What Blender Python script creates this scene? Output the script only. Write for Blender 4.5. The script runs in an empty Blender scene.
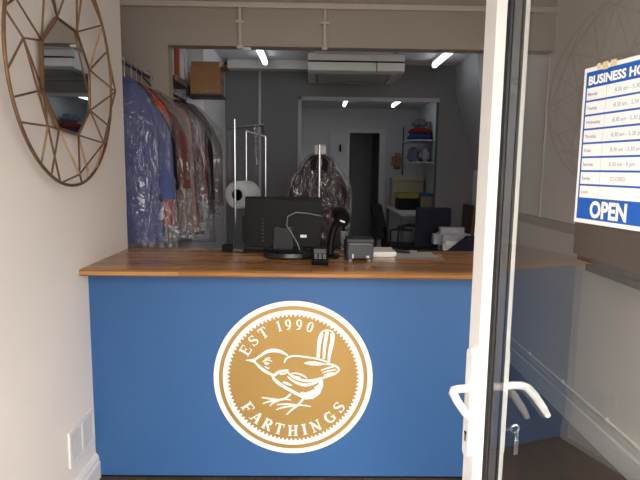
import bpy, bmesh, math, random
from mathutils import Vector, Matrix, noise
random.seed(7)
C = bpy.context.scene.collection
PI = math.pi
def srgb(c):
    return tuple(((v/255)/12.92 if v/255 <= .04045 else ((v/255+.055)/1.055)**2.4) for v in c) + (1.0,)

# ------------------------------------------------------------------ materials
def mat(name, col, rough=.5, metal=0, var=.06, scale=8, bump=0, bscale=60, spec=.5, stretch=(1,1,1)):
    m = bpy.data.materials.new(name); m.use_nodes = True
    nt = m.node_tree; b = nt.nodes['Principled BSDF']
    b.inputs['Roughness'].default_value = rough; b.inputs['Metallic'].default_value = metal
    b.inputs['Specular IOR Level'].default_value = spec
    tc = nt.nodes.new('ShaderNodeTexCoord'); mp = nt.nodes.new('ShaderNodeMapping')
    mp.inputs['Scale'].default_value = stretch
    nt.links.new(tc.outputs['Object'], mp.inputs['Vector'])
    nz = nt.nodes.new('ShaderNodeTexNoise'); nz.inputs['Scale'].default_value = scale; nz.inputs['Detail'].default_value = 4
    nt.links.new(mp.outputs['Vector'], nz.inputs['Vector'])
    rp = nt.nodes.new('ShaderNodeValToRGB'); c = srgb(col)
    rp.color_ramp.elements[0].position = .3; rp.color_ramp.elements[1].position = .7
    rp.color_ramp.elements[0].color = tuple(v*(1-var) for v in c[:3])+(1,)
    rp.color_ramp.elements[1].color = tuple(min(1, v*(1+var)) for v in c[:3])+(1,)
    nt.links.new(nz.outputs['Fac'], rp.inputs['Fac']); nt.links.new(rp.outputs['Color'], b.inputs['Base Color'])
    if bump:
        n2 = nt.nodes.new('ShaderNodeTexNoise'); n2.inputs['Scale'].default_value = bscale; n2.inputs['Detail'].default_value = 3
        nt.links.new(mp.outputs['Vector'], n2.inputs['Vector'])
        bp = nt.nodes.new('ShaderNodeBump'); bp.inputs['Strength'].default_value = bump; bp.inputs['Distance'].default_value = .01
        nt.links.new(n2.outputs['Fac'], bp.inputs['Height']); nt.links.new(bp.outputs['Normal'], b.inputs['Normal'])
    return m
def plank_mat(name, cols, rough, width, axis, length=0.9, spec=.5):
    """planks running along X (axis 0) or Y (axis 1)"""
    m = bpy.data.materials.new(name); m.use_nodes = True
    nt = m.node_tree; b = nt.nodes['Principled BSDF']
    b.inputs['Roughness'].default_value = rough; b.inputs['Specular IOR Level'].default_value = spec
    tc = nt.nodes.new('ShaderNodeTexCoord'); mp = nt.nodes.new('ShaderNodeMapping')
    if axis == 1: mp.inputs['Rotation'].default_value = (0, 0, PI/2)
    nt.links.new(tc.outputs['Object'], mp.inputs['Vector'])
    br = nt.nodes.new('ShaderNodeTexBrick'); br.inputs['Scale'].default_value = 1
    br.inputs['Brick Width'].default_value = length; br.inputs['Row Height'].default_value = width
    br.inputs['Mortar Size'].default_value = .0012; br.inputs['Bias'].default_value = 0; br.offset = .37
    br.inputs['Color1'].default_value = srgb(cols[0]); br.inputs['Color2'].default_value = srgb(cols[1]); br.inputs['Mortar'].default_value = srgb(cols[2])
    nt.links.new(mp.outputs['Vector'], br.inputs['Vector'])
    m2 = nt.nodes.new('ShaderNodeMapping'); m2.inputs['Scale'].default_value = (3, 45, 45)
    nt.links.new(mp.outputs['Vector'], m2.inputs['Vector'])
    nz = nt.nodes.new('ShaderNodeTexNoise'); nz.inputs['Scale'].default_value = 1.2; nz.inputs['Detail'].default_value = 5
    nt.links.new(m2.outputs['Vector'], nz.inputs['Vector'])
    mx = nt.nodes.new('ShaderNodeMix'); mx.data_type = 'RGBA'; mx.blend_type = 'OVERLAY'; mx.inputs[0].default_value = .55
    nt.links.new(br.outputs['Color'], mx.inputs[6]); nt.links.new(nz.outputs['Fac'], mx.inputs[7])
    nt.links.new(mx.outputs[2], b.inputs['Base Color'])
    return m
def emit(name, col, s):
    m = bpy.data.materials.new(name); m.use_nodes = True; nt = m.node_tree
    nt.nodes.remove(nt.nodes['Principled BSDF'])
    e = nt.nodes.new('ShaderNodeEmission'); e.inputs[0].default_value = srgb(col); e.inputs[1].default_value = s
    nt.links.new(e.outputs[0], nt.nodes['Material Output'].inputs[0]); return m
def thin_glass(name, ior):
    m = bpy.data.materials.new(name); m.use_nodes = True; nt = m.node_tree
    nt.nodes.remove(nt.nodes['Principled BSDF'])
    tr = nt.nodes.new('ShaderNodeBsdfTransparent'); tr.inputs[0].default_value = (.96,.97,.965,1)
    gl = nt.nodes.new('ShaderNodeBsdfGlossy'); gl.inputs['Roughness'].default_value = 0
    fr = nt.nodes.new('ShaderNodeFresnel'); fr.inputs[0].default_value = ior
    ge = nt.nodes.new('ShaderNodeNewGeometry')
    mu = nt.nodes.new('ShaderNodeMath'); mu.operation = 'SUBTRACT'; mu.use_clamp = True
    nt.links.new(fr.outputs[0], mu.inputs[0]); nt.links.new(ge.outputs['Backfacing'], mu.inputs[1])
    mx = nt.nodes.new('ShaderNodeMixShader')
    nt.links.new(mu.outputs[0], mx.inputs[0]); nt.links.new(tr.outputs[0], mx.inputs[1]); nt.links.new(gl.outputs[0], mx.inputs[2])
    nt.links.new(mx.outputs[0], nt.nodes['Material Output'].inputs[0]); return m
def film(name, tint=(.93,.93,.94), milk=.02, gloss=.05, bump=1.0, scale=12, crease_highlight=.42):
    m = bpy.data.materials.new(name); m.use_nodes = True; nt = m.node_tree
    nt.nodes.remove(nt.nodes['Principled BSDF'])
    tr = nt.nodes.new('ShaderNodeBsdfTransparent'); tr.inputs[0].default_value = (*tint, 1)
    gl = nt.nodes.new('ShaderNodeBsdfGlossy'); gl.inputs['Roughness'].default_value = .07
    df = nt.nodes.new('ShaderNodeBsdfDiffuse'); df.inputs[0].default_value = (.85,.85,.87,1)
    tc = nt.nodes.new('ShaderNodeTexCoord'); mp = nt.nodes.new('ShaderNodeMapping'); mp.inputs['Scale'].default_value = (1,1,.35)
    nz = nt.nodes.new('ShaderNodeTexNoise'); nz.inputs['Scale'].default_value = scale; nz.inputs['Detail'].default_value = 3; nz.inputs['Distortion'].default_value = 1.2
    nt.links.new(tc.outputs['Object'], mp.inputs[0]); nt.links.new(mp.outputs[0], nz.inputs['Vector'])
    bp = nt.nodes.new('ShaderNodeBump'); bp.inputs['Strength'].default_value = bump; bp.inputs['Distance'].default_value = .03
    s1 = nt.nodes.new('ShaderNodeMath'); s1.operation = 'SUBTRACT'; s1.inputs[1].default_value = .5; nt.links.new(nz.outputs['Fac'], s1.inputs[0])
    s2 = nt.nodes.new('ShaderNodeMath'); s2.operation = 'ABSOLUTE'; nt.links.new(s1.outputs[0], s2.inputs[0])
    s3 = nt.nodes.new('ShaderNodeMath'); s3.operation = 'POWER'; s3.inputs[1].default_value = .6; nt.links.new(s2.outputs[0], s3.inputs[0])
    nt.links.new(s3.outputs[0], bp.inputs['Height']); nt.links.new(bp.outputs[0], gl.inputs['Normal']); nt.links.new(bp.outputs[0], df.inputs['Normal'])
    fr = nt.nodes.new('ShaderNodeLayerWeight'); fr.inputs[0].default_value = .12; nt.links.new(bp.outputs[0], fr.inputs['Normal'])
    mr = nt.nodes.new('ShaderNodeMapRange'); mr.inputs[3].default_value = gloss; mr.inputs[4].default_value = .6
    nt.links.new(fr.outputs['Fresnel'], mr.inputs[0])
    a = nt.nodes.new('ShaderNodeMixShader'); a.inputs[0].default_value = milk
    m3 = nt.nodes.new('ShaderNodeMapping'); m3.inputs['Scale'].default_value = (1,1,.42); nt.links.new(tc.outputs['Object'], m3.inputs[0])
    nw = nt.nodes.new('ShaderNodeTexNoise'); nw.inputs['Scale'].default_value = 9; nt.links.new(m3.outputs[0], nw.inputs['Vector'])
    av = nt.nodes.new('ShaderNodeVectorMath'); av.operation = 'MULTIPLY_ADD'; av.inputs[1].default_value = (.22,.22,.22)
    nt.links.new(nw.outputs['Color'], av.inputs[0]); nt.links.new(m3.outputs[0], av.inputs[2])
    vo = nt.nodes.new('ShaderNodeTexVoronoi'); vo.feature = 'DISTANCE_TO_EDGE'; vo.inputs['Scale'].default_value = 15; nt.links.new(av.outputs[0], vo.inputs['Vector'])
    cr = nt.nodes.new('ShaderNodeMapRange'); cr.inputs[1].default_value = 0; cr.inputs[2].default_value = .055; cr.inputs[3].default_value = 1; cr.inputs[4].default_value = 0  # narrow white creases: stress whitening that doubles as painted-in film highlights
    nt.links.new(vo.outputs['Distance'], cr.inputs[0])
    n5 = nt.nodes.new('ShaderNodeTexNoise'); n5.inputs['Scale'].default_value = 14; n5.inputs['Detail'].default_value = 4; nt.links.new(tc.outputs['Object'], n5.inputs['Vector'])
    g5 = nt.nodes.new('ShaderNodeMapRange'); g5.inputs[1].default_value = .5; g5.inputs[2].default_value = .68; g5.inputs[3].default_value = 0; g5.inputs[4].default_value = crease_highlight; nt.links.new(n5.outputs['Fac'], g5.inputs[0])
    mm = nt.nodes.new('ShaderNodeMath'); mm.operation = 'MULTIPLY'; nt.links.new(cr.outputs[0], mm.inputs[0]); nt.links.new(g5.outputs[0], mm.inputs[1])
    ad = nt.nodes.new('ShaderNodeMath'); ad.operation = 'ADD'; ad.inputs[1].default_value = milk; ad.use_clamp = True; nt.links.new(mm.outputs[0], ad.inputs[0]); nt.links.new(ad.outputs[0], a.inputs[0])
    nt.links.new(tr.outputs[0], a.inputs[1]); nt.links.new(df.outputs[0], a.inputs[2])
    b = nt.nodes.new('ShaderNodeMixShader'); nt.links.new(mr.outputs[0], b.inputs[0])
    nt.links.new(a.outputs[0], b.inputs[1]); nt.links.new(gl.outputs[0], b.inputs[2])
    nt.links.new(b.outputs[0], nt.nodes['Material Output'].inputs[0]); return m

M = dict(
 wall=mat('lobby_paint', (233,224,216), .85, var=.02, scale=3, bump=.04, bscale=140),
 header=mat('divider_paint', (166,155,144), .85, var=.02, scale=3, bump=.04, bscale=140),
 back=mat('back_room_paint', (172,173,175), .8, var=.04, scale=2), rear=mat('rear_room_paint', (214,216,219), .8, var=.04, scale=2), part=mat('partition_paint', (108,108,109), .8, var=.04, scale=2),
 ceil=mat('ceiling_paint', (222,223,226), .85, var=.02, scale=2),
 blue=mat('blue_counter_paint', (55,94,142), .45, var=.02, scale=3, spec=.3),
 worktop=plank_mat('oak_worktop', ((184,132,76),(152,102,54),(118,80,42)), .22, .05, 0, 1.7),
 floor=plank_mat('dark_wood_floor', ((88,74,64),(74,62,54),(44,36,32)), .4, .14, 1, 1.3),
 pave=mat('pavement', (150,148,144), .9, var=.12, scale=6),
 white=mat('white_upvc', (238,234,228), .35, var=.01),
 skirt=mat('white_gloss_paint', (226,222,218), .4, var=.02),
 gasket=mat('black_gasket', (26,24,25), .6, var=.1),
 spacer=mat('grey_spacer', (64,60,60), .4, var=.05),
 gold=mat('gold_vinyl', (174,138,76), .38, metal=.35, var=.05, scale=2),
 vinyl=mat('white_vinyl', (240,232,226), .5, var=.01),
 brass=mat('antique_brass', (136,106,78), .42, metal=.65, var=.15, scale=20),
 mirror=mat('silvered_mirror', (236,240,240), .01, metal=1, var=0),
 trunk=mat('painted_trunking', (200,188,176), .6, var=.03),
 greyt=mat('grey_trunking', (150,142,132), .6, var=.04),
 chrome=mat('chrome', (205,205,208), .16, metal=1, var=.03),
 black=mat('black_plastic', (7,7,8), .5, var=.1, scale=30, spec=.15),
 dark=mat('charcoal_plastic', (30,30,32), .5, var=.1, scale=30),
 grey=mat('grey_plastic', (120,120,122), .5, var=.06),
 offwhite=mat('off_white_plastic', (216,216,212), .45, var=.03),
 paper=mat('white_paper', (226,222,218), .8, var=.03),
 pink=mat('pink_paper', (222,178,166), .8, var=.03),
 card=mat('cardboard', (140,104,66), .8, var=.1, scale=14, bump=.1),
 tape=mat('masking_tape', (206,186,144), .6, var=.1, scale=30),
 poster_blue=mat('poster_blue', (24,84,168), .35, var=.02),
 ink=mat('grey_ink', (120,124,136), .7, var=.05),
 brown=plank_mat('brown_wood', ((116,78,48),(104,68,40),(76,50,32)), .4, .3, 1, 2.0),
 brown2=mat('dark_brown_wood', (72,44,32), .45, var=.2, scale=10),
 navy=mat('navy_fabric', (24,25,42), .9, var=.12, scale=40, bump=.2),
 blackfab=mat('black_fabric', (24,25,30), .9, var=.15, scale=40, bump=.2),
 tube=emit('fluorescent_tube', (244,248,255), 3.2),
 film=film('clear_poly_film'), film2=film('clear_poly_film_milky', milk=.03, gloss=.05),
 roll=film('film_roll_side', tint=(.8,.8,.8), milk=.75, gloss=.1, bump=.4, scale=40, crease_highlight=.1),
 glass=thin_glass('window_glass', 1.95),
 screen=emit('green_key_glow', (120,200,90), .25),
)
_fab = {}
def fab(col, rough=.9):
    if col not in _fab: _fab[col] = mat('fabric_%d_%d_%d' % col, col, rough, var=.12, scale=18, bump=.25, bscale=90, spec=.2)
    return _fab[col]

# ------------------------------------------------------------------ mesh helpers
def box(bm, x0, x1, y0, y1, z0, z1, bev=0, mtx=None):
    vs = [bm.verts.new((x, y, z)) for x in (x0, x1) for y in (y0, y1) for z in (z0, z1)]
    q = [(0,1,3,2),(4,6,7,5),(0,4,5,1),(2,3,7,6),(0,2,6,4),(1,5,7,3)]
    fs = [bm.faces.new([vs[i] for i in f]) for f in q]
    if mtx: bmesh.ops.transform(bm, matrix=mtx, verts=vs)
    if bev:
        es = list({e for f in fs for e in f.edges})
        bmesh.ops.bevel(bm, geom=es, offset=bev, segments=2, profile=.6, affect='EDGES')
def tube(bm, pts, r, n=10, caps=True, closed=False):
    pts = [Vector(p) for p in pts]; rs = r if isinstance(r, (list, tuple)) else [r]*len(pts)
    rings = []; up = None
    for i, p in enumerate(pts):
        if closed: t = pts[(i+1) % len(pts)] - pts[i-1]
        else: t = pts[min(i+1, len(pts)-1)] - pts[max(i-1, 0)]
        t.normalize()
        if up is None: up = Vector((0,0,1)) if abs(t.z) < .9 else Vector((1,0,0))
        a = t.cross(up).normalized(); b = a.cross(t).normalized(); up = b
        rings.append([bm.verts.new(p + (a*math.cos(2*PI*k/n) + b*math.sin(2*PI*k/n))*rs[i]) for k in range(n)])
    m = len(rings)
    for i in range(m if closed else m-1):
        A, B = rings[i], rings[(i+1) % m]
        for k in range(n): bm.faces.new((A[k], A[(k+1)%n], B[(k+1)%n], B[k]))
    if caps and not closed:
        bm.faces.new(rings[0][::-1]); bm.faces.new(rings[-1])
def prism(bm, poly, fn, d0, d1):
    """poly in 2D, fn(a, b, d) -> 3D point; extruded from d0 to d1"""
    A = [bm.verts.new(fn(a, b, d0)) for a, b in poly]; B = [bm.verts.new(fn(a, b, d1)) for a, b in poly]
    n = len(poly)
    fa = bm.faces.new(A[::-1]); fb = bm.faces.new(B)
    for i in range(n): bm.faces.new((A[i], A[(i+1)%n], B[(i+1)%n], B[i]))
    if n > 4: bmesh.ops.triangulate(bm, faces=[fa, fb])
def loft(bm, rings, cap=True):
    vs = [[bm.verts.new(p) for p in r] for r in rings]; n = len(vs[0])
    for A, B in zip(vs, vs[1:]):
        for k in range(n): bm.faces.new((A[k], A[(k+1)%n], B[(k+1)%n], B[k]))
    if cap: bm.faces.new(vs[0][::-1]); bm.faces.new(vs[-1])
def lathe(bm, prof, c, axis='z', n=24):
    rings = []
    for r, h in prof:
        ring = []
        for k in range(n):
            a = 2*PI*k/n; u, v = r*math.cos(a), r*math.sin(a)
            ring.append({'z': (c[0]+u, c[1]+v, c[2]+h), 'y': (c[0]+u, c[1]+h, c[2]+v), 'x': (c[0]+h, c[1]+u, c[2]+v)}[axis])
        rings.append(ring)
    loft(bm, rings)
def root_of(o):
    return o.parent and (root_of(o.parent) or o.parent)
def obj(name, bm, m, parent=None, base=None, smooth=False):
    bmesh.ops.recalc_face_normals(bm, faces=bm.faces)
    me = bpy.data.meshes.new(name)
    off = Vector((0,0,0))
    if parent is not None: off = Vector((root_of(parent) or parent)['at'])
    elif base is not None: off = Vector(base)
    bmesh.ops.translate(bm, vec=-off, verts=bm.verts)
    bm.to_mesh(me); bm.free(); me.materials.append(m)
    if smooth:
        for p in me.polygons: p.use_smooth = True
        try: me.set_sharp_from_angle(angle=math.radians(40))
        except Exception: pass
    o = bpy.data.objects.new(name, me); C.objects.link(o)
    if parent is not None: o.parent = parent
    else: o.location = off; o['at'] = tuple(off)
    return o
def tag(o, label=None, cat=None, group=None, kind=None):
    if label: o['label'] = label
    if cat: o['category'] = cat
    if group: o['group'] = group
    if kind: o['kind'] = kind
    return o
def thing(name, label, cat, base, group=None):
    o = bpy.data.objects.new(name, None); C.objects.link(o); o.location = base; o['at'] = tuple(base); o.empty_display_size = .05
    return tag(o, label, cat, group)
def B(): return bmesh.new()
def bx(name, m, parent, *a, bev=0, mtx=None):
    bm = B(); box(bm, *a, bev=bev, mtx=mtx); return obj(name, bm, m, parent)
def struct(name, m, *boxes):
    bm = B()
    for b in boxes: box(bm, *b)
    return tag(obj(name, bm, m), kind='structure')
def text_mesh(s, size, bold=0, align='LEFT', shear=0):
    cu = bpy.data.curves.new('t', 'FONT'); cu.body = s; cu.size = size; cu.offset = bold; cu.align_x = align; cu.shear = shear; cu.resolution_u = 3
    t = bpy.data.objects.new('t', cu); C.objects.link(t)
    bpy.context.view_layer.update()
    me = bpy.data.meshes.new_from_object(t.evaluated_get(bpy.context.evaluated_depsgraph_get()))
    bpy.data.objects.remove(t); return me
def add_text(bm, s, size, fn, bold=0, align='LEFT', sx=1, shear=0, d=.0004):
    me = text_mesh(s, size, bold, align, shear)
    vs = [bm.verts.new(fn(v.co.x*sx, v.co.y, d)) for v in me.vertices]
    for p in me.polygons:
        try: bm.faces.new([vs[i] for i in p.vertices])
        except ValueError: pass
    bpy.data.meshes.remove(me)

# ------------------------------------------------------------------ room shell
XL, XR = -1.10, 1.69
YH0, YH1 = 3.95, 4.07
ZH = 2.437; ZC = 2.66; ZL = 2.95
struct('floor', M['floor'], (-2.1, 2.2, .45, 11.2, -.1, 0))
struct('ground', M['pave'], (-9, 9, -12, .45, -.14, -.03))
struct('ceiling', M['ceil'], (-2.1, 2.2, .45, YH0, ZL, ZL+.1))
struct('ceiling_back', M['ceil'], (-2.1, 2.2, YH0+.06, 11.2, ZC, ZC+.1))
struct('wall_left', M['wall'], (-1.22, XL, .45, 3.24, 0, ZL), (-2.1, -1.22, 3.12, 3.24, 0, ZL))
struct('wall_alcove', M['ceil'], (-2.1, -2.0, 3.24, 4.65, 0, ZL), (-2.1, -.91, 4.65, 5.76, 0, ZC))
struct('wall_right', M['wall'], (XR, XR+.12, .45, YH0, 0, ZL))
struct('wall_back_right', M['wall'], (XR, XR+.12, YH0, 5.76, 0, ZC))
struct('wall_front', M['wall'], (-1.22, XR+.12, .45, .58, 2.4, ZL), (-1.22, -.55, .45, .58, 0, 2.4), (.72, .84, .45, .58, 0, 2.4), (.84, XR+.12, .45, .58, 0, .5))
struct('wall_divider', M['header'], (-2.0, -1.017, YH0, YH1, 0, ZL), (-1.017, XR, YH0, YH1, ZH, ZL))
struct('wall_partition', M['part'], (-.91, -.16, 5.76, 5.88, 0, ZC), (-.16, 1.30, 5.76, 5.88, 2.33, ZC), (1.30, XR+.12, 5.76, 5.88, 0, ZC))
struct('wall_rear_right', M['rear'], (1.87, 2.0, 5.88, 10.0, 0, ZC))
struct('wall_rear_left', M['rear'], (-.75, -.62, 5.88, 10.0, 0, ZC))
struct('wall_rear', M['rear'], (-.75, .655, 9.9, 10.0, 0, ZC), (1.195, 2.0, 9.9, 10.0, 0, ZC), (.655, 1.195, 9.9, 10.0, 2.235, ZC))
struct('wall_passage', mat('passage_paint', (150,150,152), .8), (.5, .655, 10.0, 11.1, 0, ZC), (1.195, 1.35, 10.0, 11.1, 0, ZC), (.5, 1.35, 11.1, 11.2, 0, ZC))
# sloping boxed-in bulkhead along the top of the right wall
bm = B(); prism(bm, [(XR, 1.60), (1.475, 2.37), (1.45, ZC), (XR, ZC)], lambda a, b, d: (a, d, b), 5.0, 5.76)
tag(obj('trim_1', bm, M['back']), kind='structure')
# door opening trim in the rear room
bm = B()
for x0, x1, z0, z1 in ((.585,.655,0,2.3),(1.195,1.30,0,2.3),(.655,1.195,2.235,2.3)): box(bm, x0, x1, 9.87, 9.9, z0, z1, bev=.006)
tag(obj('trim_2', bm, M['skirt']), kind='structure')
# edging strip around the partition opening
bm = B()
for b in ((-.16,-.12,5.735,5.76,0,2.33),(-.16,1.30,5.735,5.76,2.29,2.33)): box(bm, *b, bev=.004)
tag(obj('trim_3', bm, mat('dull_edge_strip', (150,150,153), .5)), kind='structure')
# baseboards
bm = B()
prof = [(XL,0),(XL+.022,0),(XL+.022,.085),(XL+.016,.095),(XL+.016,.112),(XL+.008,.128),(XL,.135)]
prism(bm, prof, lambda a, b, d: (a, d, b), .58, 2.652)
tag(obj('baseboard_left', bm, M['skirt']), kind='structure')
bm = B()
prof = [(XR,0),(XR-.022,0),(XR-.022,.13),(XR-.015,.142),(XR-.015,.168),(XR-.008,.178),(XR,.185)]
prism(bm, prof, lambda a, b, d: (a, d, b), .58, 5.76)
tag(obj('baseboard_right', bm, M['skirt']), kind='structure')

# ------------------------------------------------------------------ cable trunking, conduits
t = thing('cable_trunking', 'cream cable trunking running along the top of the dividing wall, with two drops', 'trunking', (.3, 3.95, 2.43))
bx('trunk_run', M['trunk'], t, -1.4, XR, 3.918, 3.95, 2.688, 2.724, bev=.004)
for x in (-.516, .073):
    bm = B(); tube(bm, [(x, 3.936, 2.69), (x, 3.936, 2.425)], .0125, 12)
    o = obj('conduit', bm, M['trunk'], t, smooth=True)
    bm = B(); box(bm, x-.032, x+.032, 3.93, 3.95, 2.59, 2.604, bev=.003); box(bm, x-.018, x+.018, 3.918, 3.95, 2.588, 2.606, bev=.003)
    obj('clip', bm, M['trunk'], o)
    bx('end_piece', M['trunk'], o, x-.02, x+.02, 3.922, 3.95, 2.415, 2.437, bev=.004)
bx('lamp_lead', M['offwhite'], t, -.516, -.44, 3.955, 3.98, 2.412, 2.432, bev=.003)
t = thing('wall_trunking', 'grey trunking strip along the right wall seen through the door glass', 'trunking', (XR, 3.9, 1.25))
bx('strip', M['greyt'], t, XR-.03, XR, 3.36, 4.35, 1.20, 1.265, bev=.004)
bx('drop', M['trunk'], t, XR-.014, XR, 4.0, 4.02, 1.265, 2.4, bev=.003)
t = thing('skirting_pipe', 'thin white pipe clipped along the top of the right skirting board', 'pipe', (XR, 3.4, .2))
bm = B(); tube(bm, [(XR-.012, .7, .205), (XR-.012, 5.6, .205)], .009, 10); obj('pipe', bm, M['wall'], t, smooth=True)
for y in (2.35, 2.9, 3.45, 4.0, 4.55): bx('pipe_clip', M['skirt'], t, XR-.024, XR, y, y+.014, .194, .222, bev=.003)
tag(bx('wall_pipe', M['back'], None, -.565, -.54, 5.735, 5.76, 0, 2.58, bev=.006), 'grey painted pipe rising up the partition wall left of its opening', 'pipe')
tag(bx('ceiling_trunking', M['offwhite'], None, -.86, -.06, 5.60, 5.757, 2.575, 2.66, bev=.006), 'white box trunking under the ceiling left of the air conditioner', 'trunking')

# ------------------------------------------------------------------ counter
YC = 2.652
ct = thing('shop_counter', 'blue painted shop counter with a round gold bird emblem on its front', 'counter', (0, YC, 0))
panel = bx('front_panel', M['blue'], ct, XL, .885, YC, YC+.02, .012, 1.08)
bx('end_panel', M['blue'], ct, .865, .885, YC+.02, 3.24, .0, 1.08)
bx('plinth', M['black'], ct, XL, .865, YC+.006, YC+.03, 0, .012)
bx('inner_shelf', M['offwhite'], ct, XL, .865, YC+.02, 3.2, .5, .52)
# worktop with rounded nosing
bm = B()
prof = [(2.548,1.086),(2.552,1.081),(2.56,1.08),(3.272,1.08),(3.272,1.11),(2.56,1.11),(2.551,1.107),(2.547,1.1)]
prism(bm, prof, lambda a, b, d: (d-(.13*(3.272-a) if d > 0 else 0), a, b), XL, 1.0)
tag(obj('worktop', bm, M['worktop'], None, (0, 2.9, 1.08)), 'long glossy oak strip worktop lying on the blue counter', 'worktop')

# badge (all in plane of the front panel)
BX, BZ, BR = -.087, .541, .403
def bp(a, b, d): return (BX + a*BR, YC - d, BZ + b*BR)
def disc(bm, r, d0, d1, n=96, f=None):
    q = [((f(k) if f else r)*math.cos(2*PI*k/n), (f(k) if f else r)*math.sin(2*PI*k/n)) for k in range(n)]
    A = [bm.verts.new(bp(a, b, d0)) for a, b in q]; D = [bm.verts.new(bp(a, b, d1)) for a, b in q]; c = bm.verts.new(bp(0, 0, d1))
    for k in range(n):
        j = (k+1) % n; bm.faces.new((A[k], A[j], D[j], D[k])); bm.faces.new((D[k], D[j], c))
def annulus(bm, r0, r1, d0, d1, n=128):
    rings = []
    for r, d in ((r0,d0),(r1,d0),(r1,d1),(r0,d1)):
        rings.append([bp(r*math.cos(2*PI*k/n), r*math.sin(2*PI*k/n), d) for k in range(n)])
    loft(bm, rings + [rings[0]], cap=False)
bm = B(); disc(bm, 1, 0, .0012); badge = obj('badge', bm, M['vinyl'], ct); badge['label'] = 'round white and gold bird emblem'
bm = B(); annulus(bm, .885, .935, .0012, .0018); obj('gold_ring', bm, M['gold'], badge)
bm = B(); NT = 96
disc(bm, 0, .0012, .0018, NT*4, lambda k: .828 if (k % 4) in (0, 1) else .80); obj('gold_disc', bm, M['gold'], badge)
RC = [0]
def ribbon(bm, pts, ws, fn, d0=.0018, d1=.0024, sub=1):
    RC[0] += 1; d1 += .00003*(RC[0] % 17)
    P = [Vector((p[0], p[1])) for p in pts]; W = list(ws) if isinstance(ws, (list, tuple)) else [ws]*len(P)
    if sub > 1:   # Catmull-Rom
        Q, V = [], []
        for i in range(len(P)-1):
            p0, p1, p2, p3 = P[max(i-1,0)], P[i], P[i+1], P[min(i+2,len(P)-1)]
            for s in range(sub):
                u = s/sub
                Q.append(.5*((2*p1)+(p2-p0)*u+(2*p0-5*p1+4*p2-p3)*u*u+(3*p1-p0-3*p2+p3)*u**3)); V.append(W[i]*(1-u)+W[i+1]*u)
        Q.append(P[-1]); V.append(W[-1]); P, W = Q, V
    L, R = [], []
    for i, p in enumerate(P):
        tt = (P[min(i+1,len(P)-1)] - P[max(i-1,0)])
        if tt.length < 1e-9: tt = Vector((1,0))
        tt.normalize(); nn = Vector((-tt.y, tt.x))
        L.append(p + nn*W[i]/2); R.append(p - nn*W[i]/2)
    for i in range(len(P)-1):
        prism(bm, [L[i], L[i+1], R[i+1], R[i]], fn, d0, d1)
def arc(cx, cy, rx, ry, a0, a1, n=14):
    return [(cx+rx*math.cos(math.radians(a0+(a1-a0)*k/n)), cy+ry*math.sin(math.radians(a0+(a1-a0)*k/n))) for k in range(n+1)]
T_, t_ = .2, .085
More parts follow.
